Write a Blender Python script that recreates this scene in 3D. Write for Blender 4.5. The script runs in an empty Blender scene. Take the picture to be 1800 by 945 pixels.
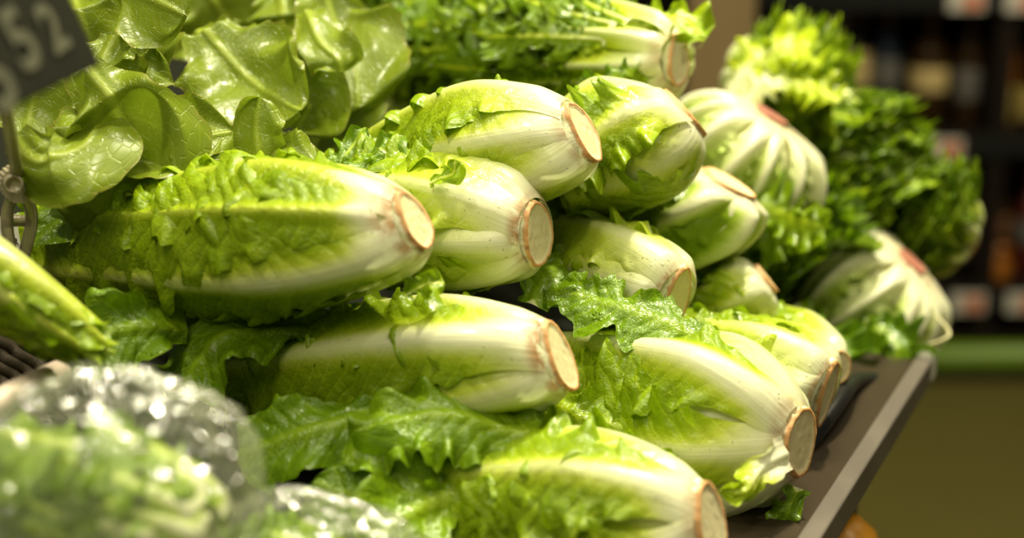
import bpy, math, random
import numpy as np
from mathutils import Vector, Matrix

# ------------------------------------------------------------------ camera
CAM = np.array([0.0, 0.0, 1.2]); PITCH = math.radians(15); FPX = 2500.0
cp, sp = math.cos(PITCH), math.sin(PITCH)
FW = np.array([0, cp, -sp]); UPV = np.array([0, sp, cp])
def P(px, py, d):
    """world point that stands d metres ahead of the camera, seen at pixel px,py"""
    return CAM + FW*d + np.array([1.0, 0, 0])*((px-900)/FPX*d) + UPV*(-(py-472.5)/FPX*d)

sc = bpy.context.scene
COL = sc.collection
cd = bpy.data.cameras.new('camera'); cam = bpy.data.objects.new('camera', cd); COL.objects.link(cam)
cam.location = CAM; cam.rotation_euler = (math.pi/2-PITCH, 0, 0)
cd.sensor_width = 36; cd.lens = 50; cd.clip_start = .02
cd.dof.use_dof = True; cd.dof.focus_distance = 1.0; cd.dof.aperture_fstop = 2.3
sc.camera = cam

# ------------------------------------------------------------------ world, lamps, exposure
w = bpy.data.worlds.new('World'); sc.world = w; w.use_nodes = True
w.node_tree.nodes['Background'].inputs[0].default_value = (1.0, .90, .62, 1)
w.node_tree.nodes['Background'].inputs[1].default_value = .12
def lamp(name, loc, aim, size, power, col=(1, .925, .65), kind='AREA', spot=60):
    l = bpy.data.lights.new(name, kind); l.energy = power; l.color = col
    if kind == 'AREA': l.shape = 'DISK'; l.size = size
    else: l.spot_size = math.radians(spot); l.spot_blend = .6; l.shadow_soft_size = size
    o = bpy.data.objects.new(name, l); COL.objects.link(o); o.location = loc
    o.rotation_euler = (Vector(aim)-Vector(loc)).to_track_quat('-Z', 'Y').to_euler()
    return o
lamp('display_spot', (.55, 1.55, 2.6), (.1, 1.05, .95), .05, 165, kind='SPOT', spot=75)
lamp('display_spot', (-.5, .75, 2.5), (-.1, 1.05, .95), .05, 40, kind='SPOT', spot=80)
lamp('display_spot', (.9, .5, 2.6), (.3, 1.1, .9), .05, 30, kind='SPOT', spot=70)
lamp('ceiling_and_fill_lamp', (.2, 1.3, 3.0), (.1, 1.1, .9), .7, 30)
lamp('ceiling_and_fill_lamp', (-.5, -.5, 2.6), (0, 1.0, .9), 1.1, 15)  # added soft front fill, brightens the lower sides of the heads; no real fixture
lamp('aisle_lamp', (1.5, 2.3, 2.7), (1.5, 3.4, .6), .5, 26)
sc.view_settings.view_transform = 'Standard'; sc.view_settings.look = 'None'
sc.view_settings.gamma = 1; sc.view_settings.exposure = 0.38
sc.render.use_persistent_data = False
sc.cycles.max_bounces = 7; sc.cycles.transparent_max_bounces = 12
sc.cycles.caustics_reflective = False; sc.cycles.caustics_refractive = False
sc.cycles.sample_clamp_indirect = 4

# ------------------------------------------------------------------ numpy noise
def _h(ix, iy, iz, s):
    n = (ix*374761393 + iy*668265263 + iz*2147483647 + s*974634777) & 0xffffffff
    n = ((n ^ (n >> 13))*1274126177) & 0xffffffff
    n = ((n ^ (n >> 16))*2246822519) & 0xffffffff
    return ((n ^ (n >> 15)) & 0xffff)/32767.5 - 1
def noise(x, y, z=0.0, s=0):
    x, y, z = np.broadcast_arrays(np.asarray(x, float), np.asarray(y, float), np.asarray(z, float))
    ix, iy, iz = [np.floor(a).astype(np.int64) for a in (x, y, z)]
    fx, fy, fz = x-ix, y-iy, z-iz
    fx, fy, fz = [f*f*f*(f*(f*6-15)+10) for f in (fx, fy, fz)]
    r = 0
    for a in (0, 1):
        for b in (0, 1):
            for c in (0, 1):
                r = r + _h(ix+a, iy+b, iz+c, s)*(fx if a else 1-fx)*(fy if b else 1-fy)*(fz if c else 1-fz)
    return r
def fbm(x, y, z=0.0, s=0, o=3):
    r, a = 0, 1.0
    for k in range(o):
        r = r + a*noise(np.asarray(x)*2**k+k*7.3, np.asarray(y)*2**k+3.1*k, np.asarray(z)*2**k, s+k); a *= .5
    return r/1.6
def sstep(a, b, x):
    t = np.clip((x-a)/(b-a), 0, 1); return t*t*(3-2*t)

# ------------------------------------------------------------------ object helpers
def tag(o, label=None, cat=None, group=None, kind=None):
    if label: o['label'] = label
    if cat: o['category'] = cat
    if group: o['group'] = group
    if kind: o['kind'] = kind
    return o
def mesh(name, V, F, mats, parent=None, smooth=True, attrs=None, uv=None, mi=None):
    me = bpy.data.meshes.new(name)
    V = np.asarray(V, float)
    me.from_pydata(V.tolist(), [], F.tolist() if hasattr(F, 'tolist') else F)
    if smooth: me.polygons.foreach_set('use_smooth', [True]*len(me.polygons))
    for k, a in (attrs or {}).items():
        at = me.attributes.new(k, 'FLOAT', 'POINT'); at.data.foreach_set('value', np.asarray(a, np.float32).ravel())
    if uv is not None:
        at = me.attributes.new('leafuv', 'FLOAT_VECTOR', 'POINT')
        at.data.foreach_set('vector', np.column_stack([uv[0].ravel(), uv[1].ravel(), np.zeros(uv[0].size)]).astype(np.float32).ravel())
    for m in (mats if isinstance(mats, (list, tuple)) else [mats]): me.materials.append(m)
    if mi is not None: me.polygons.foreach_set('material_index', mi)
    me.update()
    o = bpy.data.objects.new(name, me); COL.objects.link(o)
    if parent: o.parent = parent
    return o
def empty(name, loc=(0, 0, 0), M=None):
    o = bpy.data.objects.new(name, None); COL.objects.link(o); o.empty_display_size = .02
    if M is not None: o.matrix_world = M
    else: o.location = loc
    return o
def grid_faces(nt, nv, wrap=False):
    i = np.arange(nt-1)[:, None]; j = np.arange(nv if wrap else nv-1)[None, :]
    j2 = (j+1) % nv
    return np.stack([i*nv+j, i*nv+j2, (i+1)*nv+j2, (i+1)*nv+j], -1).reshape(-1, 4)
def box(name, c, s, mat, parent=None, rz=0, bev=.002, rot=None):
    x, y, z = [a/2 for a in s]; b = min(bev, x*.4, y*.4, z*.4)
    V = []
    import itertools
    import bmesh
    bm = bmesh.new(); bmesh.ops.create_cube(bm, size=1)
    for v in bm.verts: v.co = Vector((v.co.x*s[0], v.co.y*s[1], v.co.z*s[2]))
    if b > 0: bmesh.ops.bevel(bm, geom=bm.edges[:], offset=b, segments=2, affect='EDGES')
    me = bpy.data.meshes.new(name); bm.to_mesh(me); bm.free(); me.materials.append(mat)
    o = bpy.data.objects.new(name, me); COL.objects.link(o)
    o.location = c; o.rotation_euler = rot if rot else (0, 0, rz)
    if parent: o.parent = parent
    return o
def tube_v(pts, rad, n=10):
    pts = np.asarray(pts, float); m = len(pts)
    rad = np.broadcast_to(np.asarray(rad, float), (m,))
    T = np.gradient(pts, axis=0); T /= np.linalg.norm(T, axis=1)[:, None]
    ref = np.array([0, 0, 1.0]) if abs(T[0, 2]) < .9 else np.array([1.0, 0, 0])
    A = np.cross(T, ref); A /= np.linalg.norm(A, axis=1)[:, None]; B = np.cross(T, A)
    a = np.linspace(0, 2*math.pi, n, endpoint=False)
    V = pts[:, None]+rad[:, None, None]*(A[:, None]*np.cos(a)[None, :, None]+B[:, None]*np.sin(a)[None, :, None])
    F = grid_faces(m, n, True).tolist()
    F.append(list(range(n-1, -1, -1))); F.append([(m-1)*n+k for k in range(n)])
    return V.reshape(-1, 3), F
def tube(name, pts, rad, mat, parent=None, n=10):
    V, F = tube_v(pts, rad, n)
    return mesh(name, V, F, mat, parent)
def lathe(name, prof, mat, parent=None, n=28, mi=None):
    prof = np.asarray(prof, float); a = np.linspace(0, 2*math.pi, n, endpoint=False)
    V = np.stack([prof[:, None, 0]*np.cos(a), prof[:, None, 0]*np.sin(a), np.repeat(prof[:, 1:2], n, 1)], -1).reshape(-1, 3)
    F = grid_faces(len(prof), n, True).tolist()
    F.append(list(range(n-1, -1, -1))); F.append([(len(prof)-1)*n+k for k in range(n)])
    return mesh(name, V, F, mat, parent, mi=mi)
def catmull(pts, n):
    pts = np.asarray(pts, float)
    p = np.vstack([2*pts[0]-pts[1], pts, 2*pts[-1]-pts[-2]])
    u = np.linspace(0, len(pts)-1, n); i = np.minimum(u.astype(int), len(pts)-2); f = (u-i)[:, None]
    a, b, c, d = p[i], p[i+1], p[i+2], p[i+3]
    return .5*((2*b)+(-a+c)*f+(2*a-5*b+4*c-d)*f*f+(-a+3*b-3*c+d)*f**3)

# ------------------------------------------------------------------ materials
class NT:
    def __init__(s, name):
        s.m = bpy.data.materials.new(name); s.m.use_nodes = True; s.t = s.m.node_tree; s.t.nodes.clear()
        s.out = s.t.nodes.new('ShaderNodeOutputMaterial')
    def n(s, ty, **k):
        nd = s.t.nodes.new(ty)
        for a, b in k.items(): setattr(nd, a, b)
        return nd
    def l(s, a, b): s.t.links.new(a, b)
    def val(s, x, inp):
        if isinstance(x, (int, float)): inp.default_value = x
        elif isinstance(x, tuple): inp.default_value = x if len(x) == 4 or len(inp.default_value) == 3 else x+(1,)
        else: s.l(x, inp)
    def math(s, op, a, b=0.0, c=0.0, clamp=False):
        nd = s.n('ShaderNodeMath', operation=op, use_clamp=clamp)
        s.val(a, nd.inputs[0]); s.val(b, nd.inputs[1]); s.val(c, nd.inputs[2]); return nd.outputs[0]
    def mapr(s, x, a, b, c=0.0, d=1.0):
        nd = s.n('ShaderNodeMapRange', interpolation_type='SMOOTHSTEP'); s.val(x, nd.inputs[0])
        for k, v in enumerate((a, b, c, d)): nd.inputs[k+1].default_value = v
        return nd.outputs[0]
    def mix(s, f, a, b, mode='MIX'):
        nd = s.n('ShaderNodeMix', data_type='RGBA', blend_type=mode)
        s.val(f, nd.inputs[0]); s.val(a, nd.inputs[6]); s.val(b, nd.inputs[7]); return nd.outputs[2]
    def noise(s, vec, scale, detail=2.0, rough=.5, dist=0.0):
        nd = s.n('ShaderNodeTexNoise'); nd.inputs['Scale'].default_value = scale; nd.inputs['Detail'].default_value = detail
        nd.inputs['Roughness'].default_value = rough; nd.inputs['Distortion'].default_value = dist
        if vec is not None: s.l(vec, nd.inputs['Vector'])
        return nd.outputs['Fac']
    def ramp(s, f, stops):
        nd = s.n('ShaderNodeValToRGB'); cr = nd.color_ramp
        while len(cr.elements) < len(stops): cr.elements.new(.5)
        for e, (p, c) in zip(cr.elements, stops): e.position = p; e.color = c+(1,)
        s.val(f, nd.inputs[0]); return nd.outputs[0]
    def attr(s, name, out='Fac'):
        nd = s.n('ShaderNodeAttribute'); nd.attribute_name = name; return nd.outputs[out]
    def vmul(s, v, k):
        nd = s.n('ShaderNodeVectorMath', operation='MULTIPLY'); s.l(v, nd.inputs[0]); nd.inputs[1].default_value = k; return nd.outputs[0]
    def bump(s, h, dist, strength=1.0, prev=None):
        nd = s.n('ShaderNodeBump'); nd.inputs['Distance'].default_value = dist; nd.inputs['Strength'].default_value = strength
        s.l(h, nd.inputs['Height'])
        if prev is not None: s.l(prev, nd.inputs['Normal'])
        return nd.outputs[0]
    def princ(s, **k):
        nd = s.n('ShaderNodeBsdfPrincipled')
        for a, b in k.items(): s.val(b, nd.inputs[a.replace('_', ' ')])
        return nd
def simple(name, col, rough=.5, metal=0.0, var=.15, scale=8.0, bump=0.0, bscale=60.0, stretch=None, spec=None, **k):
    t = NT(name); tc = t.n('ShaderNodeTexCoord').outputs['Object']
    v = t.vmul(tc, stretch) if stretch else tc
    nz = t.noise(v, scale, 4.0)
    c = t.mix(nz, tuple(x*(1-var) for x in col), tuple(min(1, x*(1+var)) for x in col))
    p = t.princ(Base_Color=c, Roughness=rough, Metallic=metal, **k)
    p.inputs['Specular IOR Level'].default_value = spec if spec is not None else (.12 if max(col) < .06 else .5)
    if bump: t.l(t.bump(t.noise(v, bscale, 3.0), bump), p.inputs['Normal'])
    t.l(p.outputs[0], t.out.inputs[0]); return t.m

def leaf_mat(name, stops, trans=.3, rough=.34, vein=.5, wet=0.0, cell=.013, finev=.4, blis=1.0):
    """pale: 0 green blade .. 1 white rib; leafuv: (across, along) in metres"""
    t = NT(name)
    uv = t.attr('leafuv', 'Vector'); pale = t.attr('pale'); obj = t.n('ShaderNodeTexCoord').outputs['Object']
    sep = t.n('ShaderNodeSeparateXYZ'); t.l(uv, sep.inputs[0]); X, U = sep.outputs[0], sep.outputs[1]
    ax = t.math('ABSOLUTE', X)
    dn = t.noise(uv, 28, 2.0)
    sgn = t.math('MULTIPLY', t.math('SIGN', X), .31)
    ph = t.math('ADD', t.math('DIVIDE', t.math('SUBTRACT', t.math('ADD', U, t.math('MULTIPLY', dn, .022)), t.math('MULTIPLY', ax, .9)), cell), sgn)
    fr = t.math('ABSOLUTE', t.math('SUBTRACT', t.math('FRACT', ph), .5))
    v1 = t.mapr(fr, .0, .075, 1.0, 0.0)
    v1w = t.mapr(fr, .0, .45, 1.0, 0.0)
    vo = t.n('ShaderNodeTexVoronoi', feature='DISTANCE_TO_EDGE'); vo.inputs['Scale'].default_value = 190
    t.l(uv, vo.inputs['Vector']); v2 = t.mapr(vo.outputs['Distance'], .0, .07, 1.0, 0.0)
    inv = t.math('SUBTRACT', 1.0, pale, clamp=True)
    stri = t.noise(t.vmul(uv, (1.0, .035, 1.0)), 420, 2.0)
    big = t.noise(obj, 22, 3.0)
    f = t.math('ADD', pale, t.math('MULTIPLY', t.math('SUBTRACT', big, .5), .34))
    f = t.math('ADD', f, t.math('MULTIPLY', t.math('SUBTRACT', stri, .5), .15))
    f = t.math('ADD', f, t.math('MULTIPLY', t.math('MULTIPLY', v1, inv), vein*.42))
    f = t.math('ADD', f, t.math('MULTIPLY', t.math('MULTIPLY', v2, inv), finev*.22))
    f = t.math('ADD', f, t.math('MULTIPLY', t.attr('young'), .22), clamp=True)
    c = t.ramp(f, stops)
    # soil specks and browned cut edges
    sp = t.noise(obj, 260, 2.0, .7); spm = t.math('MULTIPLY', t.mapr(sp, .67, .73), t.mapr(t.noise(obj, 18, 1.0), .48, .60))
    c = t.mix(t.math('MULTIPLY', spm, t.math('MULTIPLY', pale, .85)), c, (.10, .055, .02))
    br = t.math('MULTIPLY', t.attr('brown'), t.mapr(t.noise(obj, 90, 3.0), .3, .62))
    c = t.mix(br, c, (.46, .25, .10))
    # relief
    h1 = t.math('ADD', t.math('MULTIPLY', t.math('MULTIPLY', v1w, inv), -.55*vein),
                t.math('MULTIPLY', t.math('MULTIPLY', t.noise(uv, 130, 3.0, .55), inv), 1.0*blis))
    h1 = t.math('ADD', h1, t.math('MULTIPLY', t.math('MULTIPLY', v2, inv), -.16*finev))
    h1 = t.math('ADD', h1, t.math('MULTIPLY', t.math('MULTIPLY', stri, pale), .20))
    nrm = t.bump(h1, .0022)
    rg = t.mapr(t.noise(obj, 60, 2.0), .3, .7, rough*.65, rough*1.35)
    if wet:
        dv = t.n('ShaderNodeTexVoronoi', feature='F1'); dv.inputs['Scale'].default_value = 230; t.l(uv, dv.inputs['Vector'])
        dr = t.mapr(dv.outputs['Distance'], .08, .34, 1.0, 0.0)
        dm = t.math('MULTIPLY', dr, t.mapr(t.noise(obj, 45, 2.0), .62, .70))
        nrm = t.bump(dm, .0022*wet, 1.0, nrm)
        rg = t.mix(dm, rg, (.06, .06, .06))
    p = t.princ(Base_Color=c, Roughness=rg, Normal=nrm)
    p.inputs['IOR'].default_value = 1.42
    p.inputs['Coat Weight'].default_value = .25; p.inputs['Coat Roughness'].default_value = .16
    t.l(nrm, p.inputs['Coat Normal'])
    tr = t.n('ShaderNodeBsdfTranslucent')
    tc = t.mix(.55, c, (.55, .75, .06), 'MULTIPLY'); tc = t.mix(.6, tc, c)
    t.l(tc, tr.inputs[0]); t.l(nrm, tr.inputs[1])
    mx = t.n('ShaderNodeMixShader'); t.val(trans, mx.inputs[0]); t.l(p.outputs[0], mx.inputs[1]); t.l(tr.outputs[0], mx.inputs[2])
    t.l(mx.outputs[0], t.out.inputs[0]); return t.m

WHITE = (.89, .88, .64)
M_rom = leaf_mat('romaine_leaf', [(0, (.24, .37, .004)), (.22, (.40, .53, .010)), (.5, (.60, .69, .075)), (.75, (.77, .81, .34)), (1, WHITE)], wet=.12, trans=.34)
M_green = leaf_mat('romaine_green_leaf', [(0, (.14, .255, .004)), (.28, (.26, .40, .008)), (.55, (.46, .60, .05)), (.8, (.68, .76, .25)), (1, (.82, .84, .52))], vein=.5, blis=1.0, wet=.4)
M_esc = leaf_mat('broad_leaf', [(0, (.20, .27, .014)), (.3, (.32, .40, .035)), (.6, (.47, .55, .10)), (.8, (.63, .72, .28)), (1, (.80, .82, .50))], vein=.18, wet=.3, cell=.026, finev=.5, blis=.08, trans=.36)
M_curl = leaf_mat('curly_leaf', [(0, (.11, .21, .003)), (.3, (.30, .43, .006)), (.55, (.56, .66, .02)), (.8, (.72, .80, .26)), (1, (.86, .87, .55))], vein=.2, finev=0, trans=.35)
M_round = leaf_mat('endive_leaf', [(0, (.21, .33, .006)), (.25, (.34, .47, .025)), (.5, (.55, .66, .16)), (.75, (.78, .80, .44)), (1, (.88, .86, .62))], vein=.2, finev=.1)

def stem_mat():
    t = NT('cut_stem'); rim = t.attr('rim'); obj = t.n('ShaderNodeTexCoord').outputs['Object']
    g = t.noise(obj, 900, 2.0, .7); b = t.noise(obj, 90, 3.0)
    fl = t.mix(t.mapr(g, .3, .7), (.56, .50, .27), (.70, .65, .39)); fl = t.mix(t.mapr(b, .35, .75), fl, (.66, .62, .34)); fl = t.mix(t.n('ShaderNodeObjectInfo').outputs['Random'], fl, t.mix(.5, fl, (.60, .46, .24)))
    f = t.math('ADD', rim, t.math('MULTIPLY', t.math('SUBTRACT', b, .5), .35), clamp=True)
    c = t.ramp(f, [(0, (.5, .5, .5)), (.5, (.5, .5, .5)), (.75, (.5, .5, .5)), (1, (.5, .5, .5))])
    c = t.mix(t.mapr(f, .35, .62), fl, (.56, .30, .11)); c = t.mix(t.mapr(t.noise(obj, 160, 3.0), .52, .72), c, t.mix(t.mapr(f, .3, .6), fl, (.36, .17, .06)))
    c = t.mix(t.mapr(t.attr('collar'), .35, .95), c, WHITE)
    nrm = t.bump(t.math('ADD', t.math('MULTIPLY', g, .5), b), .0006)
    p = t.princ(Base_Color=c, Roughness=.55, Normal=nrm); p.inputs['Subsurface Weight'].default_value = .12
    p.inputs['Subsurface Radius'].default_value = (.006, .005, .002); p.inputs['Subsurface Scale'].default_value = 1
    t.l(p.outputs[0], t.out.inputs[0]); return t.m
M_stem = stem_mat()
M_stem_red = simple('reddish_stem', (.34, .12, .07), .7, var=.4, scale=120, bump=.001, bscale=300)

def film_mat():
    t = NT('clear_film'); obj = t.n('ShaderNodeTexCoord').outputs['Object']
    n1 = t.noise(t.vmul(obj, (1.3, 1.3, .22)), 24, 2.0, .5, 1.0); n2 = t.noise(obj, 70, 2.0, .5, .8)
    nrm = t.bump(t.math('ADD', n1, t.math('MULTIPLY', n2, .3)), .014)
    gl = t.n('ShaderNodeBsdfGlossy'); gl.inputs['Roughness'].default_value = .08; t.l(nrm, gl.inputs['Normal']); gl.inputs[0].default_value = (1, 1, 1, 1)
    tr = t.n('ShaderNodeBsdfTransparent'); tr.inputs[0].default_value = (.97, .98, .96, 1)
    fz = t.n('ShaderNodeFresnel'); fz.inputs[0].default_value = 1.5; t.l(nrm, fz.inputs['Normal'])
    f = t.math('MINIMUM', t.math('MULTIPLY_ADD', fz.outputs[0], .6, .01, clamp=True), .24)
    mx = t.n('ShaderNodeMixShader'); t.l(f, mx.inputs[0]); t.l(tr.outputs[0], mx.inputs[1]); t.l(gl.outputs[0], mx.inputs[2])
    df = t.n('ShaderNodeBsdfDiffuse'); df.inputs[0].default_value = (.70, .70, .60, 1); t.l(nrm, df.inputs['Normal'])
    m2 = t.n('ShaderNodeMixShader'); m2.inputs[0].default_value = .06; t.l(mx.outputs[0], m2.inputs[1]); t.l(df.outputs[0], m2.inputs[2])
    tl = t.n('ShaderNodeBsdfTranslucent'); tl.inputs[0].default_value = (.8, .8, .7, 1); m3 = t.n('ShaderNodeMixShader'); m3.inputs[0].default_value = .06
    t.l(m2.outputs[0], m3.inputs[1]); t.l(tl.outputs[0], m3.inputs[2])
    t.l(m3.outputs[0], t.out.inputs[0]); return t.m
M_film = film_mat()
M_metal = simple('brown_metal', (.055, .040, .025), .38, .55, .25, 6, stretch=(1, 1, 8))
M_lip = simple('worn_metal_lip', (.13, .11, .09), .42, .35, .35, 14)
M_dark = simple('dark_panel', (.014, .009, .005), .6)
M_black = simple('black_plastic', (.012, .012, .011), .35)
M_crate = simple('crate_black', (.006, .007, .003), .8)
M_floor = simple('olive_floor', (.085, .070, .009), .6, 0, .12, 3)
M_wall = simple('dark_wall', (.012, .008, .006), .8)
M_shelf = simple('dark_shelf_wood', (.012, .008, .006), .5, 0, .4, 5, stretch=(1, 1, .2))
M_column = simple('tan_wood', (.26, .18, .08), .5, 0, .35, 5, stretch=(1, 1, .1))
M_bumper = simple('green_rail', (.115, .20, .004), .4)
M_wicker = simple('wicker', (.13, .10, .075), .55, 0, .45, 40, bump=.0008, bscale=200)
M_pine = simple('pale_strip', (.52, .42, .34), .5)
M_slate = simple('slate_board', (.010, .010, .005), .9, 0, .5, 14)
M_chalk = simple('chalk', (.065, .065, .035), .95)
M_plast = NT('clear_plastic'); _t = M_plast
_p = _t.princ(Base_Color=(.60, .52, .34), Roughness=.28); _p.inputs['Transmission Weight'].default_value = .55
_t.l(_p.outputs[0], _t.out.inputs[0]); M_plast = _t.m
M_paper = simple('white_paper', (.62, .62, .50), .7, var=.06)
M_ink = simple('black_ink', (.02, .02, .02), .7)
M_orange = simple('orange_peel', (.75, .33, .02), .35, var=.2, bump=.001, bscale=120)

# ------------------------------------------------------------------ lettuce engine
def frame(B, T):
    a = (T-B); L = np.linalg.norm(a); a = a/L
    u = np.array([0, 0, 1.0]); u = u-a*np.dot(u, a); u /= np.linalg.norm(u)
    s = np.cross(a, u)
    sg = 1.0 if np.dot(s, CAM-B) > 0 else -1.0
    M = Matrix([[u[k], s[k], a[k], B[k]] for k in range(3)]+[[0, 0, 0, 1]])
    return M, L, sg
def prof_romaine(z, r0, R, L, peak=.45, end=.62):
    t = z/L
    up = r0+(R-r0)*np.sin(np.clip(t/peak, 0, 1)*math.pi/2)**.8
    dn = R*(1-(1-end)*np.clip((t-peak)/(1-peak), 0, 1)**1.7)
    return np.where(t < peak, up, dn)
def prof_round(z, r0, R, L, peak=.42, end=.8):
    t = np.clip(z/L, 0, 1)
    up = r0+(R-r0)*np.sqrt(np.clip(1-(1-np.clip(t/peak, 0, 1))**2, 0, 1))
    dn = R*(1-(1-end)*np.clip((t-peak)/(1-peak), 0, 1)**2)
    return np.where(t < peak, up, dn)

def head_leaf(H, th, t0=0., t1=1., wm=.05, wb=.018, rib=.004, rw=.010, off=0., frill=.005, fl=.03, tooth=.12, blis=.0012,
              lift=.0, curl=.0, twist=0., pale=.35, young=0., seed=0, nt=80, nv=31, mat=None, name='leaf', ribfade=.5, edgelift=.0, brown=0., rp=1.):
    L = H['L']; sg = H['sg']; rng = np.random.RandomState(seed)
    q = np.linspace(0, 1, nt)[:, None]; v = np.linspace(-1, 1, nv)[None, :]
    v = np.sign(v)*np.abs(v)**.9
    z = L*(t0+(t1-t0)*q)
    LL = L*(t1-t0)
    W = wb+(wm-wb)*sstep(.05, .55, q)
    tm = .60
    W = W*np.where(q > tm, np.sqrt(np.clip(1-((q-tm)/(1-tm))**2.3, 0.0004, 1)), 1)
    ln = q*LL
    ed = 1+tooth*sstep(.1, .3, q)*(noise(ln/.006, np.sign(v)*3+0*q, seed, seed)+.9*noise(ln/.018, np.sign(v)*5, seed, seed+3))*np.abs(v)**2
    x = v*W*ed
    av = np.abs(v)
    rwq = rw*(1-.62*q)
    ribm = np.exp(-(np.abs(x)/rwq)**2.1)
    p1, p2 = rng.rand(2)*6.28
    fw = sstep(.45, 1., av)*sstep(.1, .35, q)
    phase = ln/fl*6.283+np.sign(v)*p1+2.2*noise(ln/.04, v*.6, seed, seed+9)
    fd = frill*fw*(np.sin(phase)+.5*np.sin(phase*2.3+p2)+.5*noise(ln/.012, x/.012, 0, seed+5))
    bl = blis*(1-ribm)*fbm(ln/.011, x/.011, 1.5, seed+2, 2)*sstep(.08, .3, q)
    big = .004*fbm(ln/.07, x/.05, 3.3, seed+7, 2)*sstep(.05, .4, q)
    r = H['prof'](z, H['r0'], H['R'], L, end=H['end'], peak=H['peak'])+off
    d = 1.25*rib*ribm*(1-ribfade*q)*sstep(-.02, .07, q)+fd+bl+big+lift*q**1.5+edgelift*fw+curl*np.clip((q-.6)/.4, 0, 1)**2
    rr = np.maximum(r, .018)
    phi = sg*(th+twist*q)+x/rr
    zz = z+.25*fd-curl*.5*np.clip((q-.6)/.4, 0, 1)**3+.002*noise(ln/.02, x/.02, 5, seed+11)*fw
    R_ = r+d
    zz = zz+H['tilt']*R_*np.cos(phi)*(1-sstep(0, .085, z))
    V = np.stack([R_*np.cos(phi)-H['sag']*(zz/L)**2, R_*np.sin(phi)+H['bow']*(zz/L)**2, zz+0*phi], -1)
    pn = .10*fbm(ln/.03, x/.02, 2.2, seed+4, 2)
    pl = .80*(1-sstep(pale*.12, pale*1.35, q+.25*av*sstep(0, .2, q)+pn))+.20*(1-sstep(.02, .2, q+.1*av))
    pl = np.maximum(pl, rp*ribm*(1-.62*q))
    A = dict(pale=np.clip(pl, 0, 1), young=np.full(x.shape, young), brown=brown*(1-sstep(.0, .035, q+0*x)))
    U = (x, ln+0*x+seed*.37)
    return mesh(name, V.reshape(-1, 3), grid_faces(nt, nv), mat or H['mat'], H['o'], attrs=A, uv=U)

def heart(H, s=.82, mat=None):
    """the tight inner leaves, seen in the gaps between the outer ones"""
    nt, nv = 40, 40; L = H['L']
    q = np.linspace(0.0, 1, nt)[:, None]; a = np.linspace(0, 2*math.pi, nv, endpoint=False)[None, :]
    z = L*(.02+.90*q)
    r = H['prof'](z, H['r0'], H['R'], L, end=H['end'], peak=H['peak'])*s*np.sqrt(np.clip(1-q**6, 0, 1))*np.sqrt(np.clip(.25+q*6, 0, 1))
    fold = .004*np.sin(a*6+3*noise(q*3, 0, 0, 5))+.003*fbm(np.cos(a)*2+0*q, np.sin(a)*2+0*q, q*9, 8)
    R_ = r+fold*q
    V = np.stack([R_*np.cos(a)-H['sag']*(z/L)**2, R_*np.sin(a)+H['bow']*(z/L)**2, z+H['tilt']*R_*np.cos(a)*(1-sstep(0, .085, z))], -1)
    A = dict(pale=np.clip(1-1.3*q+.1*np.sin(a*6), .05, 1), young=0*V[..., 0]+.1, brown=0*V[..., 0])
    return mesh('heart', V.reshape(-1, 3), grid_faces(nt, nv, True), mat or H['mat'], H['o'], attrs=A, uv=(a*.03+0*q, z+0*a))

def cut_stem(H, r, tilt=0., tdir=0., red=False, squash=1., seed=0, coll=.016):
    nr, na = 14, 48; rng = np.random.RandomState(seed)
    a = np.linspace(0, 2*math.pi, na, endpoint=False)[None, :]
    rad = 1+.05*np.sin(a*3+rng.rand()*6)+.03*noise(np.cos(a)*3, np.sin(a)*3, 0, seed)+.02*noise(np.cos(a)*9, np.sin(a)*9, 0, seed)
    rows = []; rim = []; col = []
    for k in range(nr):
        f = max(k/(nr-1), .02)
        z = -.002+.0022*f**2*0-.0014*sstep(.82, .97, f)+.0003*noise(np.cos(a)*f*6, np.sin(a)*f*6, 0, seed+2)
        rows.append((f*r*rad, z)); rim.append(sstep(.80, 1.02, f)+0*a); col.append(0*a)
    for k in range(1, 9):
        f = k/8
        z = -.002+coll*f; rr = r*rad*(1+.08*math.sin(f*2.4)+.05*noise(np.cos(a)*8, np.sin(a)*8, f*3, seed+4))+.0012*noise(np.cos(a)*16, np.sin(a)*16, f*2, seed+4)
        rows.append((rr, z+.0015*noise(np.cos(a)*10, np.sin(a)*10, 0, seed+6))); rim.append(1-.4*f+0*a); col.append(.15+2.6*f**.9+.45*noise(np.cos(a)*5, np.sin(a)*5, f, seed+8)*f)
    R_ = np.vstack([x[0]+0*a for x in rows]); Z = np.vstack([x[1]+0*a for x in rows])
    x = R_*np.cos(a); y = R_*np.sin(a)/squash**1.3
    dz = x*H['tilt']; fall = 1.0
    V = np.stack([x, y, Z+dz*fall], -1)
    F = grid_faces(len(rows), na, True).tolist(); F.append(list(range(na-1, -1, -1)))
    return mesh('cut_stem', V.reshape(-1, 3), F, M_stem_red if red else M_stem, H['o'],
                attrs=dict(rim=np.vstack(rim), collar=np.clip(np.vstack(col), 0, 1)))

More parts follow.
